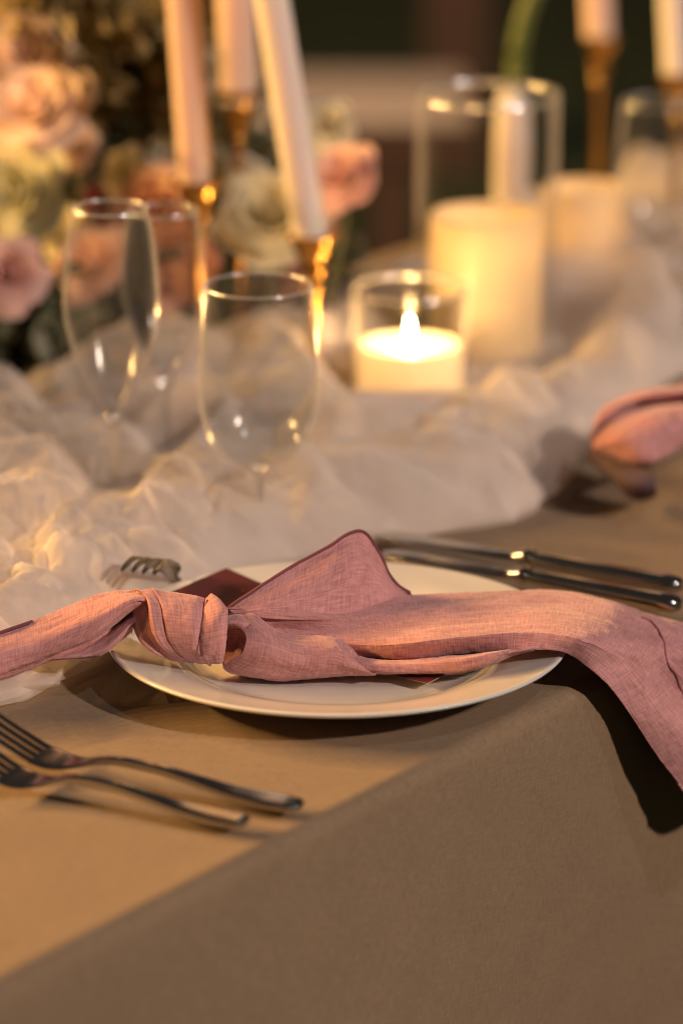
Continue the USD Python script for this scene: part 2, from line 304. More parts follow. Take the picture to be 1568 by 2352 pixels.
# ------------------------------------------------------------------ napkin
def z1(x, y): return (.5038 * x, 1148 + .5038 * y)
def z2(x, y): return (413.3 + .41 * x, 1175.7 + .41 * y)
def z3(x, y): return (872.6 + .4435 * x, 1240 + .4435 * y)
WX = [-90, 0, 252, 420, 800, 983, 1100, 1300]
WY = [depth(at(-90, 1600, .016)), depth(at(0, 1556, .018)), depth(at(252, 1492, .027)), depth(at(420, 1552, .011)), depth(at(800, 1560, .010)), depth(at(983, 1552, .0125)), depth(at(1100, 1545, .017)), depth(at(1300, 1507, .0225))]
wref = PchipInterpolator(WX, WY)
def q(px, py, d): return atw(px, py, float(wref(np.clip(px, -90, 1300))) - d)
cloth_parts = []; cloth_uv = []
def add_cloth(P, amp=.0009, scale=95, seed=0, store=None, pull=(.0032, 100, 14)):
    P = crumple(P, amp, scale, seed); nn = normals(P)
    a, b = grid_uv(P).reshape(P.shape[0], P.shape[1], 2).transpose(2, 0, 1)
    if pull[0]:
        w = meshkit.fbm(np.stack([a * pull[1], b * pull[2], a * 0 + seed], -1), 3, seed + 50) - .5; P = P + nn * (w * pull[0])[..., None]
    P = P + nn * ((meshkit.fbm(P * 300, 2, seed + 9) - .5) * .0007)[..., None]
    v, f = grid(P)
    (store if store is not None else cloth_parts).append((v, f, grid_uv(P))); return P
def cloth_obj(name, parts, parent, **t):
    v, f = join([(a, b) for a, b, c in parts]); return obj(name, (v, f), M_NAPKIN, parent, uvs=np.vstack([c for a, b, c in parts]), **t)
napkin = thing('linen_napkin', 'mauve linen napkin tied in a knot, lying across the white plate', 'napkin')
tail, knot, body, flap, hem = [], [], [], [], []
# tail to the left
T = [
 [(-60, 1512, -.018), (0, 1478, -.018), (76, 1450, -.018), (176, 1408, -.018), (252, 1382, -.018), (300, 1376, -.016), (350, 1380, -.014)],
 [(-60, 1490, -.006), (0, 1455, -.006), (76, 1428, -.006), (176, 1385, -.006), (252, 1360, -.006), (300, 1354, -.004), (350, 1360, -.004)],
 [(-60, 1512, .006), (0, 1481, .006), (78, 1455, .006), (178, 1409, .006), (254, 1378, .006), (303, 1366, .006), (350, 1372, .004)],
 [(-60, 1545, .012), (0, 1515, .012), (76, 1490, .013), (178, 1445, .014), (252, 1405, .014), (304, 1381, .013), (350, 1388, .008)],
 [(-60, 1575, .010), (0, 1545, .010), (68, 1520, .011), (162, 1486, .012), (246, 1438, .013), (303, 1394, .012), (346, 1402, .006)],
 [(-60, 1584, .004), (0, 1553, .004), (68, 1530, .004), (162, 1495, .002), (249, 1450, -.004), (306, 1406, -.010), (344, 1412, -.006)],
 [(-60, 1586, .003), (0, 1555, .003), (68, 1532, .003), (150, 1503, .003), (240, 1468, .004), (303, 1419, .004), (336, 1417, .000)],
 [(-60, 1588, .002), (0, 1556, .002), (66, 1534, .003), (126, 1513, .005), (222, 1503, .009), (262, 1476, .010), (310, 1430, .007), ],
 [(-60, 1590, -.002), (0, 1558, -.002), (66, 1536, -.002), (126, 1515, -.001), (217, 1509, .001), (254, 1494, .002), (300, 1453, .0)],
 [(-60, 1570, -.016), (0, 1538, -.016), (66, 1516, -.016), (126, 1497, -.016), (217, 1489, -.016), (252, 1472, -.016), (300, 1436, -.016)]]
PT = add_cloth(surf([[q(*p) for p in r] for r in T], 110, 110), .0012, 60, 1, tail, (.003, 110, 18))
hem.append(tube([q(-60, 1489, -.004), q(0, 1454, -.004), q(40, 1440, -.004), q(74, 1428, -.006)], .0011, 6, 30))
# knot bands
SEAM = dict(
  s0=[(600, 575), (612, 600), (635, 640), (668, 672), (720, 705), (790, 735)],
  s1=[(618, 409), (660, 440), (678, 505), (692, 590), (735, 670), (842, 740)],
  s2=[(690, 404), (727, 472), (742, 540), (756, 622), (792, 685), (868, 744)],
  s3=[(942, 452), (928, 510), (914, 590), (912, 660), (922, 715), (946, 754)],
  s4=[(966, 433), (1012, 472), (1033, 515), (1030, 600), (1022, 680), (1010, 742)])
RK = .021
def band(left, right, tl, tr, bulge, name_seed, over=0.0):
    L, Rr = np.array(SEAM[left], float), np.array(SEAM[right], float)
    n = 22; L, Rr = resample(L, n), resample(Rr, n); Rr = Rr + [over, 0]; rows = []
    for i in range(-3, n + 3):
        k = min(max(i, 0), n - 1); f = k / (n - 1)
        prof = [(0.0, tl), (.05, tl * .15 + bulge * .7), (.16, bulge), (.5, bulge * 1.2), (.84, bulge), (.95, tr * .15 + bulge * .7), (1.0, tr)]
        row = []
        for s, dd in prof:
            x, y = L[k] * (1 - s) + Rr[k] * s; px, py = z1(x, y)
            d = RK * math.sin(math.pi * (0.04 + .92 * f)) ** .75 + dd * (.35 + .65 * math.sin(math.pi * f))
            if i < 0: d -= .007 * -i; py += 5 * i * i * .5
            if i > n - 1: d -= .006 * (i - n + 1); py -= 3 * (i - n + 1)
            row.append(q(px, py, d))
        rows.append(row)
    add_cloth(surf(rows, 90, 50), .0010, 110, name_seed, knot, (.0022, 20, 110))
band('s0', 's1', -.008, -.012, -.006, 2, 6)
band('s1', 's2', -.007, -.010, .0014, 3, 9)
band('s2', 's3', -.0005, -.010, .0036, 4, 9)
band('s3', 's4', .0005, -.006, .0030, 5)
hem.append(tube([q(*z1(x, y), RK * s + .003) for x, y, s in [(945, 458, .35), (930, 510, .6), (917, 590, .93), (914, 660, .95), (922, 712, .6)]], .0006, 6, 30))
# rolled lobe right of the knot
LB = [[(300, 648), (350, 662), (372, 712), (352, 785), (295, 822), (243, 868)], [(400, 588), (440, 650), (455, 720), (440, 800), (400, 870), (300, 910)],
      [(490, 645), (530, 690), (540, 750), (530, 820), (510, 885), (430, 930)], [(620, 702), (650, 735), (660, 790), (650, 850), (630, 900), (560, 943)],
      [(760, 708), (780, 745), (785, 800), (780, 850), (765, 900), (720, 936)], [(860, 718), (875, 760), (880, 805), (875, 850), (865, 890), (840, 926)],
      [(945, 762), (955, 800), (958, 835), (955, 870), (950, 898), (935, 920)], [(1005, 832), (1012, 855), (1015, 872), (1012, 890), (1008, 905), (1000, 918)],
      [(1095, 905), (1097, 908), (1099, 911), (1098, 913), (1096, 915), (1090, 917)]]
DL = [.002, .012, .0175, .018, .013, .003]
rows = []
for k in range(-1, 7):
    row = []
    for c, col in enumerate(LB):
        j = min(max(k, 0), 5); px, py = z2(*col[j]); d = DL[j] * (1 - .45 * c / 8)
        if c == 0: d -= .002
        if k == -1: d -= .016; py += 6
        if k == 6: d -= .018; py -= 10
        row.append(q(px, py, d))
    rows.append(row)
add_cloth(surf(rows, 80, 110), .0013, 80, 6, body)
# inside of the curl and its top
IN = [[(246, 636), (305, 646), (366, 658)], [(246, 690), (316, 700), (384, 712)], [(244, 750), (306, 762), (366, 788)], [(242, 805), (280, 815), (312, 832)], [(238, 855), (244, 862), (256, 876)]]
DI = [[.004, .003, .002], [-.002, -.003, .007], [-.006, -.005, .0095], [-.004, -.001, .007], [.0, .001, .001]]
add_cloth(surf([[q(*z2(*p), d) for p, d in zip(r, dd)] for r, dd in zip(IN, DI)], 40, 30), .0006, 110, 7, body)
CP = [[(245, 590), (320, 568), (395, 590)], [(248, 600), (315, 590), (400, 612)], [(250, 628), (305, 622), (380, 640)], [(250, 650), (303, 648), (352, 664)]]
DC = [[-.012, -.014, -.012], [.001, .001, .001], [.008, .009, .008], [.004, .006, .009]]
add_cloth(surf([[q(*z2(*p), d) for p, d in zip(r, dd)] for r, dd in zip(CP, DC)], 40, 30), .0006, 110, 8, body)
# main sheet running to the right and over the table edge: columns from knot to hanging end
MC = [
 [(522, 1398, .045), (538, 1410, .0415), (556, 1428, .037), (572, 1445, .032), (588, 1462, .027)],
 [(620, 1401, .043), (640, 1420, .0385), (655, 1442, .032), (670, 1468, .026), (680, 1485, .021)],
 [(720, 1398, .041), (745, 1422, .0365), (760, 1448, .030), (780, 1480, .0245), (790, 1498, .019)],
 [(830, 1385, .036), (850, 1412, .0345), (860, 1446, .0305), (868, 1484, .0275), (872, 1513, .0185)],
 [(940, 1370, .034), (955, 1405, .0345), (962, 1438, .0335), (965, 1474, .0335), (965, 1513, .0205)],
 [(1072, 1362, .032), (1080, 1395, .0345), (1082, 1428, .0355), (1085, 1462, .0355), (1090, 1500, .0235)],
 [(1190, 1357, .030), (1190, 1390, .0335), (1190, 1420, .036), (1185, 1453, .0365), (1180, 1494, .0265)],
 [(1300, 1357, .028), (1300, 1388, .0315), (1295, 1420, .035), (1285, 1455, .0365), (1272, 1494, .0275)],
 [(1405, 1380, .024), (1400, 1410, .0275), (1380, 1443, .030), (1355, 1478, .0315), (1322, 1513, .0215)],
 [(1502, 1413, .013), (1490, 1448, .016), (1465, 1485, .018), (1430, 1530, 'v-.150'), (1385, 1562, 'v-.147')],
 [(1596, 1442, .003), (1575, 1500, .004), (1535, 1560, 'v-.152'), (1490, 1610, 'v-.156'), (1440, 1632, 'v-.151')],
 [(1680, 1500, 'v-.150'), (1650, 1580, 'v-.158'), (1610, 1645, 'v-.162'), (1560, 1700, 'v-.164'), (1503, 1728, 'v-.156')],
 [(1750, 1610, 'v-.152'), (1715, 1690, 'v-.160'), (1675, 1750, 'v-.165'), (1630, 1800, 'v-.168'), (1568, 1818, 'v-.160')],
 [(1785, 1720, 'v-.152'), (1750, 1780, 'v-.160'), (1710, 1830, 'v-.166'), (1650, 1868, 'v-.170'), (1588, 1858, 'v-.162')]]
def pt(x, y, z): return atv(x, y, float(z[1:])) if isinstance(z, str) else at(x, y, z)
MR = [[pt(*c[k]) for c in MC] for k in range(5)]
fwd_h = np.array([0, 1, 0.0])
back = [p + np.array([-.0, .010, -.010]) if i < 9 else p + V * .012 + np.array([0, 0, -.003]) for i, p in enumerate(MR[0])]
und = [p + np.array([0, .02, .001]) if i < 8 else p + V * .007 + U * .012 for i, p in enumerate(MR[4])]
PM = add_cloth(surf([back] + MR + [und], 100, 240), .0016, 45, 9, body)
# the lower roll under the ridge
R3 = [[(800, 1500, -.004), (864, 1512, -.004), (961, 1511, -.003), (1094, 1498, -.003), (1183, 1490, -.003), (1240, 1486, -.006)],
      [(800, 1520, .006), (864, 1525, .007), (970, 1526, .009), (1094, 1512, .009), (1170, 1497, .006), (1236, 1488, .0)],
      [(800, 1536, .006), (864, 1540, .007), (977, 1542, .009), (1094, 1527, .008), (1162, 1505, .005), (1232, 1490, .0)],
      [(800, 1546, .0), (864, 1549, .0), (983, 1552, .001), (1094, 1538, .001), (1158, 1512, .001), (1228, 1494, .0)],
      [(800, 1540, -.014), (864, 1542, -.014), (983, 1545, -.014), (1094, 1532, -.014), (1158, 1508, -.012), (1228, 1490, -.012)]]
add_cloth(surf([[q(*p) for p in r] for r in R3], 50, 110), .0010, 80, 10, body)
# upright corner flap
FB = [(262, 560), (400, 572), (540, 574), (680, 570), (800, 563), (900, 553), (960, 547), (1020, 536), (1080, 522), (1150, 506), (1210, 494), (1250, 485), (1300, 478)]
FT = [(268, 545), (400, 455), (560, 350), (700, 265), (850, 180), (940, 122), (1000, 104), (1048, 124), (1085, 180), (1130, 262), (1170, 360), (1230, 425), (1296, 466)]
rows = []
for s, lean in ((-.12, .001), (0, 0), (.12, -.001), (.35, -.0045), (.6, -.010), (.85, -.0165), (1, -.021)):
    row = []
    for i, (b, t) in enumerate(zip(FB, FT)):
        bx, by = z2(*b); tx, ty = z2(*t); f = i / 12
        w0 = depth(at(bx, by - 6, np.interp(f, [0, .3, .6, 1], [.043, .040, .036, .033]))) - .003
        px, py = bx * (1 - s) + tx * s, by * (1 - s) + ty * s
        hgt = (by - ty) / 170
        row.append(atw(px, py, w0 - lean * hgt * 1.0 + .004 * math.sin(f * 9) * s * hgt))
    rows.append(row)
PF = add_cloth(surf(rows, 60, 110), .0011, 70, 11, flap)
hem.append(tube(PF[-1][::3], .0011, 6, 120))
# seam of the upper layer near the table edge
flat = PM.reshape(-1, 3); dq = flat - EYE; wq = dq @ FWD; pxy = np.stack([784 + FPX * dq[:, 0] / wq, 1176 - FPX * (dq @ UP) / wq], 1)
nrm = normals(PM).reshape(-1, 3); nrm *= np.sign((nrm * (EYE - flat)).sum(1))[:, None]
def on_sheet(x, y):
    near = np.argsort(((pxy - (x, y)) ** 2).sum(1))[:12]; k = near[np.argmin(wq[near])]; return flat[k] + nrm[k] * .0004
seam = [(1474, 1416), (1493, 1423), (1510, 1438), (1522, 1458), (1530, 1485), (1537, 1516), (1550, 1545), (1566, 1575), (1590, 1622)]
ss = PchipInterpolator(range(9), np.array(seam))(np.linspace(0, 8, 26)); sp = np.array([on_sheet(*p) for p in ss])
for _ in range(2): sp[1:-1] = (sp[:-2] + 2 * sp[1:-1] + sp[2:]) / 4
seam_mesh = tube(sp, .0007, 6, 80)
cloth_obj('tail', tail, napkin); cloth_obj('knot', knot, napkin); cloth_obj('body', body, napkin); cloth_obj('corner_flap', flap, napkin)
for h in hem: obj('hem', h, M_HEM, napkin)
obj('seam', seam_mesh, M_SEAM, napkin)

# ------------------------------------------------------------------ cutlery
def fork_parts(L=.205, head_w=.0265, zs=None, tip=.014):
    """a fork along +x from the handle end (x=0); returns handle mesh, four tines and head"""
    prof = zs or [(0, .0035), (.018, .0033), (.040, .0042), (.065, .0075), (.088, .0102), (.106, .0106), (.120, .0085), (.131, .0055), (.142, .0040), (.152, .0052), (.170, .0120), (.205, tip)]
    px_, pz_ = zip(*prof); Z = PchipInterpolator(np.array(px_) * L / .205, pz_)
    def strip(xs, hw, th, y0=0.0):
        xs = np.asarray(xs); n = 24; a = np.arange(n) * 2 * np.pi / n; P = []
        for x, w, t in zip(xs, np.broadcast_to(hw, xs.shape), np.broadcast_to(th, xs.shape)):
            c, s = np.cos(a), np.sin(a)
            y = w * np.sign(c) * np.abs(c) ** .4; z = t * np.sign(s) * np.abs(s) ** .5
            dz = float(Z(min(x + .001, L)) - Z(max(x - .001, 0))) / .002; k = 1 / math.hypot(1, dz)
            P.append(np.stack([x - z * dz * k, y + y0, float(Z(x)) + z * k], -1))
        P = np.array(P); P = np.concatenate([np.repeat(P[:1].mean(1, keepdims=True), n, 1), P, np.repeat(P[-1:].mean(1, keepdims=True), n, 1)])
        return join([grid(P, True)])
    s = L / .205
    hx = np.array([0, .001, .003, .008, .018, .035, .058, .080, .100, .117, .128, .134]) * s
    handle = strip(np.interp(np.linspace(0, 11, 60), range(12), hx), np.interp(np.linspace(0, 11, 60), range(12), np.array([.003, .0050, .0070, .0080, .0080, .0066, .0047, .0036, .0031, .0036, .0058, .0085])), np.interp(np.linspace(0, 11, 60), range(12), [.0010, .0014, .0018, .0020, .0021, .0022, .0023, .0023, .0022, .0018, .0014, .0011]))
    head = strip(np.linspace(.130, .156, 16) * s, np.interp(np.linspace(.130, .156, 16), [.130, .138, .147, .156], [.0068, .0105, .0130, head_w / 2]), .0010)
    tines = []
    for k in range(4):
        y0 = (k - 1.5) * head_w / 4 * 1.02
        tines.append(strip(np.linspace(.153, .205, 22) * s, np.interp(np.linspace(0, 1, 22), [0, .15, .8, 1], [.0027, .0024, .0018, .0009]), .0009, y0))
    return handle, head, tines
def fork(label, pos, direction, L, lift=0.0, group=None, pitch=0.0, zs=None, tip=.014, name='dinner_fork'):
    M = frame(pos, direction)
    c, s = math.cos(pitch), math.sin(pitch); Rm = np.eye(4); Rm[0, 0], Rm[0, 2], Rm[2, 0], Rm[2, 2] = c, -s, s, c
    f = thing(name, label, 'fork', group, M @ Rm)
    handle, head, tines = fork_parts(L, zs=zs, tip=tip)
    obj('handle', handle, M_STEEL, f, smooth=50); hd = obj('head', head, M_STEEL, f, smooth=50)
    for t in tines: obj('tine', t, M_STEEL, hd, smooth=50)
    return f
FA, FB_ = at(693, 1866, .0035), at(568, 1903, .0035)
DIRF = np.array([-.906, .423, 0])
fork('longer dinner fork resting just beside the plate, its handle nearer the table edge', FA, DIRF, .206, tip=.030)
fork('shorter fork lying in front of the other one, furthest from the plate', FB_, DIRF, .187, tip=.028)

def knife(label, pos, direction, L=.225):
    k = thing('dinner_knife', label, 'knife', matrix=frame(pos, direction))
    n = 16; a = np.arange(n) * 2 * np.pi / n
    def bar(xs, hy, hz, zc):
        P = []
        for x, y_, z_, c_ in zip(xs, hy, hz, zc):
            P.append(np.stack([np.full(n, x), y_ * np.sign(np.cos(a)) * np.abs(np.cos(a)) ** .7, c_ + z_ * np.sign(np.sin(a)) * np.abs(np.sin(a)) ** .7], -1))
        P = np.array(P); P = np.concatenate([np.repeat(P[:1].mean(1, keepdims=True), n, 1), P, np.repeat(P[-1:].mean(1, keepdims=True), n, 1)]); return join([grid(P, True)])
    t = np.linspace(0, 1, 40)
    obj('handle', bar(t * .105, np.interp(t, [0, .03, .1, .5, .9, 1], [.003, .0072, .0088, .0078, .0062, .0055]), np.interp(t, [0, .03, .1, .5, .9, 1], [.003, .0046, .0054, .0050, .0044, .0038]), np.full(40, .0060)), M_STEEL, k, smooth=50)
    obj('bolster', bar(.1045 + t * .012, np.interp(t, [0, .3, 1], [.0066, .0070, .0055]), np.interp(t, [0, .3, 1], [.0052, .0054, .0026]), np.full(40, .0070)), M_STEEL, k, smooth=50)
    obj('blade', bar(.114 + t * (L - .114), np.interp(t, [0, .1, .75, .93, 1], [.0050, .0085, .0100, .0075, .001]), np.interp(t, [0, .2, 1], [.0018, .0010, .0006]), np.interp(t, [0, 1], [.0056, .0052])), M_STEEL, k, smooth=50)
    return k
K1, K1t = at(1566, 1368, .005), at(925, 1252, .005); K2 = at(1561, 1412, .005)
knife('upper of the two steel knives right of the plate, lying further from the napkin', K1, K1t - K1, .225)
knife('lower steel knife right of the plate, half hidden behind the napkin', K2, (K1t - K1) * [1, 1.02, 1], .21)

# ------------------------------------------------------------------ tulle runner
SPOTS = [(uv_[0], uv_[1], r) for uv_, r in []]
def spot(p, r): SPOTS.append((float(p @ U), float(p @ V), r))
P_VOT = at(940, 912, 0); spot(P_VOT, .046)
SIGHTS = [(P_VOT, .05, .004), (at(266, 1215, 0), .015, .024), (at(383, 1095, 0), .010, .016), (at(597, 1265, 0), .02, .036)]
P_PIL = at(1112, 812, 0); spot(P_PIL, .080); spot(P_PIL + [0, -.09, 0], .06)
def tulle_h(u, v, seed, lift):
    vf = np.interp(u, [-.6, -.2, -.156, -.086, 0, .053, .10, .18, .24, .29, .358, .407, .476, .553, .67, 1.0, 1.6], [.15, .125, .108, .120, .145, .155, .148, .120, .095, .075, .088, .106, .137, .165, .177, .18, .2]) + .012 * (meshkit.noise(np.stack([u * 22, u * 0 + seed, u * 0], -1), seed) - .5)
    vb = .50 + .05 * np.sin(u * 6 + seed)
    t = (v - vf) / (vb - vf)
    env = np.clip(t / .14, 0, 1) ** .5 * np.clip((1 - t) / .12, 0, 1) ** .6
    p = np.stack([u, v, u * 0], -1)
    wx = meshkit.fbm(p * 11, 3, seed + 20) - .5; wy = meshkit.fbm(p * 11, 3, seed + 40) - .5
    x, y = u + .10 * wx, v + .10 * wy
    puff = np.abs(2 * meshkit.noise(np.stack([x * 15 + y * 4, y * 15 - x * 4, u * 0], -1), seed + 1) - 1) ** 1.25
    gather = np.abs(2 * meshkit.noise(np.stack([x * 34 - y * 16, y * 30 + x * 14, u * 0], -1), seed + 2) - 1) ** .8
    x2, y2 = u + .05 * wy, v + .05 * wx
    crease = 1 - np.abs(2 * meshkit.noise(np.stack([x2 * 120 + y2 * 50, y2 * 60 - x2 * 30, u * 0], -1), seed + 4) - 1)
    lump = meshkit.fbm(p * 7, 2, seed + 3)
    lift = lift * np.interp(u, [-.34, -.17], [.22, 1.0])
    h = lift * (.22 + .55 * lump + .75 * puff) + .009 * gather + .0028 * crease ** 3
    xy = (u[..., None] * U + v[..., None] * V)[..., :2]
    for P0, half, z0 in SIGHTS:
        rel = xy - P0[:2]; side = np.abs(rel[..., 0]); front = -rel[..., 1]
        h = np.minimum(h, np.where(front > -.02, z0 + .25 * np.maximum(front, 0), .3) + np.maximum(side - half, 0) * 1.1)
    for su, sv, r in SPOTS:
        d = np.hypot(u - su, v - sv); h = h * np.clip((d - r * .75) / (r * .9), .10, 1)
    return np.maximum(h * env, 0) + .0015, vf, vb
tulle = thing('tulle_runner', 'gathered ivory tulle runner lying in soft puffs along the middle of the table', 'table runner')
for k, lift in enumerate((.018, .034, .046, .056)):
    us = np.linspace(-.55, 1.5, 560); ts = np.linspace(0, 1, 170)
    UU, TT = np.meshgrid(us, ts, indexing='ij')
    _, vf, vb = tulle_h(us, us * 0 + .3, 11 + 5 * k, lift)
    VV = vf[:, None] + (vb - vf)[:, None] * TT
    H, _, _ = tulle_h(UU, VV, 11 + 5 * k, lift)
    P = UU[..., None] * U + VV[..., None] * V + (H + .001 * k)[..., None] * np.array([0, 0, 1.0])
    obj('tulle_layer', join([grid(P)]), M_TULLE, tulle, smooth=True)
# small loose end that curls out from under the napkin at the left
CE = [[at(-60, 1560, .020), at(20, 1548, .018), at(60, 1538, .014), at(110, 1530, .012)], [at(-60, 1580, .012), at(30, 1562, .012), at(80, 1556, .012), at(140, 1560, .009)],
      [at(-60, 1592, .006), at(40, 1576, .010), at(90, 1572, .010), at(138, 1571, .008)], [at(-60, 1600, .0015), at(50, 1590, .003), at(66, 1590, .002), at(110, 1580, .004)]]
obj('loose_end', join([grid(crumple(surf(CE, 30, 40), .002, 60, 5))]), M_TULLE, tulle, smooth=True)
DD = np.array([-.30, -.95, 0]); DD /= np.linalg.norm(DD)
fork('small dessert fork half buried in the tulle behind the plate', at(345, 1240, .054) * [1, 1, 0] - .122 * DD, DD, .145, zs=[(0, .004), (.06, .004), (.1, .010), (.125, .022), (.142, .030), (.152, .035), (.175, .042), (.205, .040)], tip=.040, name='dessert_fork')

# ------------------------------------------------------------------ glasses
def glass_prof(R, z0, h, rim, foot_r, thick=.0011):
    """outer and inner wall of the bowl"""
    o = smooth_profile([(.0035, z0), (R * .50, z0 + h * .035), (R * .86, z0 + h * .17), (R * .985, z0 + h * .34), (R, z0 + h * .46), (R * .96, z0 + h * .72), (rim, z0 + h)], 44)
    i = o.copy(); i[:, 0] = np.maximum(i[:, 0] - thick, 0.0); i[0, 0] = 0; i[:, 1] += thick * np.linspace(2.5, 0, 44)
    return np.vstack([o, [[rim - thick * .5, z0 + h + .0006]], i[::-1]])
def goblet(name, label, pos, R, z0, h, rim, foot_r, cat, prof=None):
    g = thing(name, label, cat, 'stemmed glasses behind the plate', xf(pos))
    obj('bowl', lathe(prof if prof is not None else glass_prof(R, z0, h, rim, foot_r), 72), M_GLASS, g, smooth=True)
    obj('rim', ring(rim - .0004, z0 + h + .0006, .0009), M_RIM, g, smooth=True)
    st = smooth_profile([(0, .0035), (.0065, .0036), (.0042, .012), (.0036, z0 * .5), (.0040, z0 * .88), (.0070, z0 + .001), (.0040, z0 + .004), (0, z0 + .0045)], 50)
    obj('stem', lathe(st, 24), M_STEM, g, smooth=True)
    obj('foot', lathe(smooth_profile([(0, .0034), (.012, .0030), (foot_r * .96, .0016), (foot_r, .0009), (foot_r * .97, .0003), (0, .0003)], 30), 64), M_STEM, g, smooth=True)
    return g
def flute_prof(R, z0, h, rim):
    o = smooth_profile([(.003, z0), (R * .30, z0 + h * .07), (R * .62, z0 + h * .20), (R * .90, z0 + h * .38), (R, z0 + h * .52), (R * .97, z0 + h * .72), (rim, z0 + h)], 44)
    i = o.copy(); i[:, 0] = np.maximum(i[:, 0] - .0011, 0); i[0, 0] = 0; i[:, 1] += .0011 * np.linspace(4, 0, 44)
    return np.vstack([o, [[rim - .0005, z0 + h + .0006]], i[::-1]])
goblet('champagne_glass', 'tall tulip shaped champagne glass, leftmost, in front of the flowers', at(266, 1215, 0), .031, .078, .138, .0245, .032, 'glass', flute_prof(.0315, .078, .138, .0245))
goblet('white_wine_glass', 'smaller stemmed glass standing behind and between the two front glasses', at(383, 1095, 0), .028, .070, .118, .0235, .030, 'glass', flute_prof(.029, .070, .118, .0235))
goblet('red_wine_glass', 'round bowled wine glass right of the champagne glass, before the brass candlesticks', at(597, 1265, 0), .0390, .058, .118, .0345, .034, 'glass')
goblet('water_goblet', 'blurred stemmed glass at the right edge, beyond the pillar candles', at(1500, 700, 0) , .034, .055, .115, .030, .032, 'glass')

# ------------------------------------------------------------------ candles and candlesticks
def flame_mesh(h, r): return lathe(smooth_profile([(0, 0), (r * .7, h * .10), (r, h * .27), (r * .72, h * .50), (r * .34, h * .76), (r * .1, h * .93), (0, h)], 20), 16)
vot = thing('votive_glass', 'small glass cup holding the lit votive candle', 'candle holder', matrix=xf(P_VOT))
RV, HV = .0435, .083
obj('cup', lathe([(0, .0045), (RV - .002, .0045), (RV - .002, HV), (RV - .001, HV + .0008), (RV, HV), (RV, .003), (RV - .002, .0008), (0, .0008)], 72), M_CUP, vot, smooth=35)
obj('rim', ring(RV - .001, HV + .0006, .0017), M_RIM, vot, smooth=True)
vc = thing('votive_candle', 'lit white votive candle glowing in the small glass cup', 'candle', matrix=xf(P_VOT))
rw = RV - .0035
obj('wax', lathe([(0, .006)] + [(rw, .006), (rw, .040), (rw - .0012, .0418), (rw - .004, .0418)] + list(map(tuple, smooth_profile([(rw - .005, .0412), (rw - .010, .0392), (rw - .018, .0378), (.006, .0372), (0, .0372)], 16))), 64), M_WAX, vc, smooth=35)
wk = obj('wick', tube([(0, 0, .0372), (0, 0, .043)], .0008, 6), M_WICK, vc)
fl = flame_mesh(.0220, .0026); fl[0][:, 2] += .0405; obj('flame', fl, M_FLAME, wk, smooth=True)

def hurricane(pos, label, R, H, name='hurricane_glass'):
    g = thing(name, label, 'candle holder', matrix=xf(pos))
    obj('cylinder', lathe([(0, .005), (R - .003, .005), (R - .003, H), (R - .0015, H + .001), (R, H), (R, .003), (R - .002, .0008), (0, .0008)], 80), M_CUP, g, smooth=35); obj('rim', ring(R - .0015, H + .001, .0024), M_RIM, g, smooth=True); return g
def pillar(pos, label, R, H, lit):
    c = thing('pillar_candle', label, 'candle', matrix=xf(pos + [0, 0, .0055]))
    obj('wax', lathe([(0, 0), (R, 0), (R, H - .002), (R - .002, H)] + list(map(tuple, smooth_profile([(R - .004, H), (R - .007, H - .015), (R - .012, H - .035), (R * .4, H - .042), (0, H - .043)], 14))), 64), M_PILLAR, c, smooth=35)
    wk = obj('wick', tube([(0, 0, H - .043), (0, 0, H - .032)], .001, 6), M_WICK, c)
    f = flame_mesh(.016 * lit, .0030 * lit); f[0][:, 2] += H - .036; obj('flame', f, M_FLAME, wk, smooth=True)
hurricane(P_PIL, 'tall clear glass cylinder around the ivory pillar candle', .0555, .205)
pillar(P_PIL, 'ivory pillar candle glowing inside the tall glass cylinder', .0440, .108, .42)
P_P2 = at(1335, 690, 0)
pillar(P_P2, 'dimmer wide ivory pillar candle right of the glass cylinder', .034, .093, .36)

def stick(pos, top_z, label, lean=(0, 0), base_r=.036, group='brass candlesticks'):
    s = thing('brass_candlestick', label, 'candlestick', group, xf(pos))
    obj('base', lathe(smooth_profile([(0, .012), (.006, .012), (.012, .009), (base_r * .9, .005), (base_r, .003), (base_r * .98, .0004), (0, .0004)], 40), 48), M_BRASS, s, smooth=True)
    z = top_z
    obj('stem', lathe(smooth_profile([(0, .011), (.0055, .0115), (.0042, .02), (.0038, z * .5), (.0042, z - .046), (.0075, z - .043), (.0078, z - .041), (.0042, z - .038), (.0042, z - .034), (0, z - .033)], 70), 20), M_BRASS, s, smooth=True)
    obj('cup', lathe(smooth_profile([(0, z - .035), (.0055, z - .034), (.0095, z - .028), (.0085, z - .022), (.013, z - .014), (.0165, z - .004), (.0205, z - .001), (.0205, z), (.0135, z - .0005), (.0135, z - .012), (0, z - .013)], 60), 40), M_BRASS, s, smooth=True)
    return s
def taper(pos, axis, label, L=.30, r=.0118, m=None):
    c = thing('taper_candle', label, 'candle', 'taper candles', xf(pos, axis))
    obj('wax', lathe(smooth_profile([(0, 0), (r, .0005), (r, L * .5), (r * .86, L * .93), (r * .5, L * .985), (0, L)], 40), 32), m or M_TAPER, c, smooth=True)
    obj('wick', tube([(0, 0, L - .002), (0, 0, L + .008)], .0008, 6), M_WICK, c)
def candle_set(bx, by, Y, tx, ty, what, L=.30, r=.0125, m=None):
    b = aty(bx, by, Y); t = aty(tx, ty, Y); ax = t - b; ax /= np.linalg.norm(ax)
    stick(np.array([b[0], b[1], 0]), b[2] + .010, 'brass candlestick carrying the ' + what)
    taper(b + [0, 0, -.0015], ax, what + ', in a brass candlestick', L, r, m)
candle_set(452, 440, .62, 420, -20, 'leftmost pale pink taper candle')
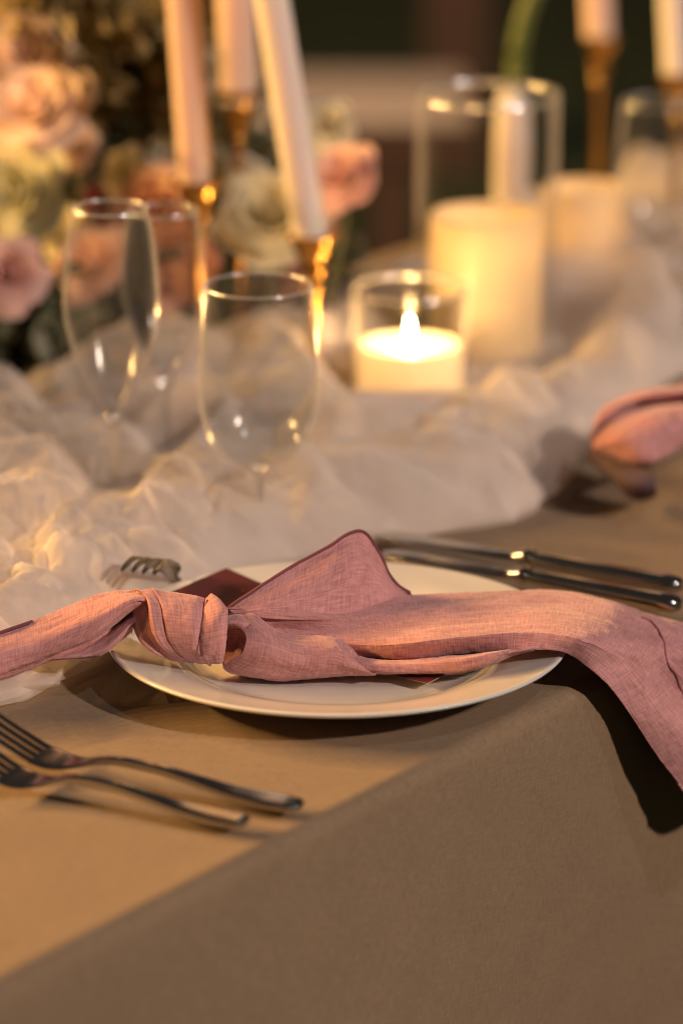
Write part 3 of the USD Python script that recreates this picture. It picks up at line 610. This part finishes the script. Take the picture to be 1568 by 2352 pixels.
candle_set(547, 232, .72, 540, 0, 'middle orange lit taper candle', .28, .0150)
candle_set(716, 565, .575, 625, 0, 'leaning white taper candle right of the other two', .32, .0125, M_IVORY)
candle_set(1376, 105, 1.18, 1372, 0, 'taper candle on a tall brass stem at the upper right', .26, .0135)
candle_set(1556, 190, 1.05, 1546, 0, 'pale taper candle at the right edge', .28, .0125, M_IVORY)
# pale taper standing behind the glass cylinder
bp = aty(1172, 560, 1.02); b0 = np.array([bp[0], bp[1], .012])
stick(np.array([bp[0], bp[1], 0]), .052, 'low brass candlestick behind the glass cylinder')
taper(b0 + [0, 0, .033], (0, 0, 1), 'pale taper seen through the tall glass cylinder', aty(1168, 205, 1.02)[2] - .045, .0155, M_IVORY)

# ------------------------------------------------------------------ flowers
def petal(Rr, H, width, curl, seed, ang, rim=.10):
    nu, nv = 9, 7; rg = np.random.default_rng(seed); P = np.zeros((nu, nv, 3)); ph = rg.uniform(0, 6)
    for i, v in enumerate(np.linspace(0, 1, nu)):
        for j, u in enumerate(np.linspace(-1, 1, nv)):
            vv = v * (1 - .22 * u * u)
            rho = Rr * (vv ** .75) * (1 + curl * max(vv - .6, 0)); z = H * math.sin(min(vv * 1.25, 1.25) * 1.2) - curl * H * .8 * max(vv - .65, 0)
            a = ang + width * u * (.35 + .65 * math.sin(min(1, vv * 1.3) * math.pi / 2))
            rr = rho * (1 + rim * .5 * math.sin(u * 5 + ph) * v * v) ; P[i, j] = (rr * math.cos(a), rr * math.sin(a), z + .04 * H * math.sin(u * 4 + ph) * v)
    return join([grid(P)])
def bloom(name, label, m, matrix, cat='rose', seed=1, ruffle=.1, group='blooms in the flower arrangement'):
    f = thing(name, label, cat, group, matrix); k = 0
    for n, Rr, H, w, curl in ((3, .22, .84, 1.2, -.5), (5, .42, .88, .95, -.2), (6, .64, .84, .86, 0.0), (7, .84, .68, .78, .2), (7, 1.0, .42, .74, .4)):
        for i in range(n):
            k += 1; obj('petal', petal(Rr, H, w, curl, seed * 100 + k, i * 2 * math.pi / n + k * .37, ruffle), m, f, smooth=True)
    obj('sepal', lathe([(0, -.05), (.16, .0), (.24, .12), (.2, .16), (0, .12)], 12), M_LEAF, f, smooth=True)
    return f
M_LEAF = leaf_mat('rose_leaf', (.06, .075, .04), (.17, .17, .10))
M_OLIVE = leaf_mat('olive_leaf', (.20, .15, .06), (.38, .29, .12))
C = dict(peach=petal_mat('peach_petal', (.85, .60, .44), (.93, .81, .70)), coral=petal_mat('coral_petal', (.87, .52, .36), (.93, .72, .59)), cream=petal_mat('cream_petal', (.70, .62, .36), (.84, .78, .56)), lime=petal_mat('pale_green_petal', (.50, .49, .31), (.70, .67, .48)),
         white=petal_mat('white_petal', (.72, .69, .55), (.82, .79, .68)), pink=petal_mat('pink_petal', (.80, .46, .41), (.92, .73, .68)), mauve=petal_mat('mauve_petal', (.38, .12, .16), (.55, .24, .27)))
FL = [('peach', 88, 255, .69, 112, 'large peach rose with an orange centre at the left edge'), ('peach', 62, 128, .72, 92, 'peach rose behind and above the large peach rose'),
      ('lime', 62, 440, .66, 100, 'big pale yellow green bloom below the large peach rose'), ('coral', 365, 478, .66, 96, 'glowing coral orange rose beside the leftmost taper candle'),
      ('white', 388, 372, .76, 62, 'white rose behind the base of the leftmost taper candle, left side'), ('white', 497, 395, .76, 52, 'small white rose just right of the leftmost taper candle'),
      ('white', 482, 165, .80, 52, 'white bud high between two taper candles'), ('cream', 622, 500, .68, 108, 'large cream rose between the two brass stems'),
      ('pink', 790, 408, .66, 74, 'pink peach rose, rightmost of the arrangement'), ('white', 750, 290, .72, 58, 'white rose above the rightmost pink rose'),
      ('pink', 15, 635, .60, 82, 'pink rose cut by the left edge beside the champagne glass'), ('coral', 205, 610, .62, 84, 'coral pink rose seen through the champagne glass'),
      ('coral', 378, 665, .64, 60, 'deep orange rose seen through the smaller stemmed glass'), ('mauve', 240, 470, .70, 48, 'dark mauve rose above the champagne glass'),
      ('pink', 640, 640, .80, 62, 'pink rose low behind the round wine glass'), ('cream', 112, 900, .58, 66, 'cream bloom lying low at the left on the table'),
      ('peach', 20, 345, .70, 70, 'peach bloom tucked under the large peach rose at the left edge'), ('cream', 160, 545, .70, 60, 'small cream bloom above the coral rose behind the champagne glass'),
      ('pink', 305, 560, .72, 58, 'pink rose between the champagne glass and the coral rose'), ('peach', 690, 330, .84, 55, 'pale peach rose behind the leaning white taper'), ('cream', 292, 400, .69, 56, 'cream bloom just left of the white rose behind the leftmost taper'), ('peach', 170, 335, .72, 52, 'small peach bloom right of the large peach rose'),
      ('white', 560, 402, .73, 44, 'small white bloom between the middle and leaning tapers'), ('coral', 455, 610, .66, 50, 'coral bloom behind the stem of the leftmost candlestick'), ('mauve', 730, 480, .80, 45, 'mauve bud between the leaning candle and the pink rose')]
protos = {}; bloom_at = []
for k, (c, px, py, Y, rp, label) in enumerate(FL):
    pos = aty(px, py, Y); r = 1.12 * rp * depth(pos) / FPX
    ax = np.array([-.3 + .3 * math.sin(k * 2.1), -.75, .5 + .25 * math.cos(k * 1.7)]); ax /= np.linalg.norm(ax)
    Mx = xf(pos - ax * r * .35, ax, k * 1.3, r); bloom_at.append(pos - ax * r * .35)
    if c not in protos: protos[c] = bloom(c + '_rose', label, C[c], Mx, seed=k + 1, ruffle=.16 if c == 'lime' else .1)
    else: dup(protos[c], label, Mx)

green = thing('greenery', 'dark green and olive foliage filling the flower arrangement behind the candles, plus an added shading clump out of view', 'foliage')
def leaf_mesh(L, W, fold=.25):
    P = np.zeros((6, 3, 3))
    for i, t in enumerate(np.linspace(0, 1, 6)):
        w = W * math.sin(math.pi * min(1, t * .92 + .08)) ** .8
        for j, s in enumerate((-1, 0, 1)): P[i, j] = (L * t, w * s, fold * W * abs(s) - .25 * L * t * t)
    return grid(P)
rg = np.random.default_rng(5)
def leaves(n, box, L, W, seed):
    rg = np.random.default_rng(seed); out = []
    base = leaf_mesh(1, 1)
    for k in range(n):
        if box: p = aty(rg.uniform(box[0], box[1]), rg.uniform(box[2], box[3]), rg.uniform(box[4], box[5]))
        else: p = np.array([rg.uniform(-.66, -.36), rg.uniform(.30, .60), rg.uniform(.01, .28)])
        if p[2] < .004: p[2] = .004 + rg.uniform(0, .03)
        l = rg.uniform(.7, 1.25) * L; ax = rg.normal(size=3); ax[2] = abs(ax[2]) * .6 + .2; Mx = xf(p, ax, rg.uniform(0, 6))
        v = base[0] * [l, W * l / L, l]; v = v @ Mx[:3, :3].T + p; out.append((v, base[1]))
    return join(out)
obj('leaves', leaves(420, (-40, 520, 300, 900, .76, .86), .045, .013, 1), M_LEAF, green, smooth=True, kind='stuff')
obj('leaves', leaves(260, (110, 520, 20, 420, .78, .88), .042, .011, 2), M_OLIVE, green, smooth=True, kind='stuff')
obj('leaves', leaves(150, (500, 760, 380, 720, .86, .94), .042, .013, 3), M_LEAF, green, smooth=True, kind='stuff')
obj('leaves', leaves(80, (-20, 280, -10, 90, .74, .82), .05, .013, 4), M_OLIVE, green, smooth=True, kind='stuff')
obj('leaves', leaves(150, (-40, 190, 690, 940, .60, .66), .04, .014, 6), M_LEAF, green, smooth=True, kind='stuff')
obj('leaves', leaves(380, None, .05, .017, 8), M_LEAF, green, smooth=True, kind='stuff')  # added clump out of view at the left, shades tulle and right of table
for k in range(34):
    px, py, Y = rg.uniform(0, 760), rg.uniform(60, 600), rg.uniform(.72, .84); p = aty(px, py, Y); b = np.array([p[0] * .6 - .05, .74, .004])
    obj('stem', tube([b, (b + p) / 2 + [rg.uniform(-.02, .02), .01, 0], p], [.0022, .0018, .0012], 6, 10), M_LEAF, green)
for p in bloom_at:
    b = np.array([p[0] * .75 - .02, p[1] + .03, .003]); obj('stem', tube([b, (b + p) / 2 + [0, .015, 0], p], [.0026, .0024, .002], 6, 12), M_LEAF, green)
M_STALK = leaf_mat('green_stalk', (.11, .15, .03), (.16, .20, .05))
stalk = thing('flower_stalk', 'curved green stalk rising behind the tall glass cylinder', 'stalk')
obj('stem', tube([aty(1178, 420, 1.12) * [1, 1, 0] + [0, 0, .002], aty(1180, 330, 1.12), aty(1183, 190, 1.12), aty(1192, 90, 1.12), aty(1222, -10, 1.12), aty(1275, -90, 1.12)], [.009, .009, .0085, .008, .0075, .006], 12, 40), M_STALK, stalk)

# ------------------------------------------------------------------ second napkin at the next place
M_DARK_PLUM = plain('dark_plum_cloth', (.10, .06, .07), .85)  # darker plum tone for the tucked end of this napkin
nap2 = thing('linen_napkin', 'blurred rolled mauve napkin at the next place, right edge', 'napkin')
N2 = [[(1356, 1010, .038), (1390, 952, .052), (1455, 920, .058), (1568, 898, .062), (1680, 880, .062)],
      [(1354, 1002, .044), (1384, 938, .060), (1450, 903, .066), (1568, 880, .070), (1680, 855, .070)],
      [(1356, 1008, .046), (1392, 950, .062), (1456, 918, .068), (1568, 900, .072), (1680, 880, .072)],
      [(1360, 1014, .040), (1402, 968, .052), (1464, 940, .056), (1568, 925, .060), (1680, 905, .060)],
      [(1362, 1018, .046), (1410, 985, .060), (1470, 962, .068), (1568, 942, .070), (1680, 922, .070)],
      [(1366, 1030, .045), (1420, 1016, .055), (1476, 1004, .060), (1568, 978, .064), (1680, 955, .064)],
      [(1370, 1036, .043), (1426, 1045, .046), (1482, 1056, .046), (1568, 1018, .052), (1680, 990, .054)],
      [(1370, 1040, .040), (1428, 1056, .040), (1485, 1068, .040), (1568, 1032, .044), (1680, 1004, .046)],
      [(1366, 1030, .036), (1428, 1040, .032), (1485, 1050, .032), (1568, 1015, .034), (1680, 990, .036)]]
P2 = crumple(surf([[at(*p) for p in r] for r in N2], 70, 80), .007, 42, 21)
obj('body', join([grid(P2)]), M_NAPKIN, nap2, uvs=grid_uv(P2))
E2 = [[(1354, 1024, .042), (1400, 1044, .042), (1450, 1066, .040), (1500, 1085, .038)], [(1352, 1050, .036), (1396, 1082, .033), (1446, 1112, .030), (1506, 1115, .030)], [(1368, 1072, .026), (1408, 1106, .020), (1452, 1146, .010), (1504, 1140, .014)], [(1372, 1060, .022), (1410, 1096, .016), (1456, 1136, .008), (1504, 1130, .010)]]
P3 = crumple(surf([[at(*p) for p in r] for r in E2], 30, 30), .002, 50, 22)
obj('tucked_end', join([grid(P3)]), M_DARK_PLUM, nap2, smooth=True, label='darker plum end of the rolled napkin')
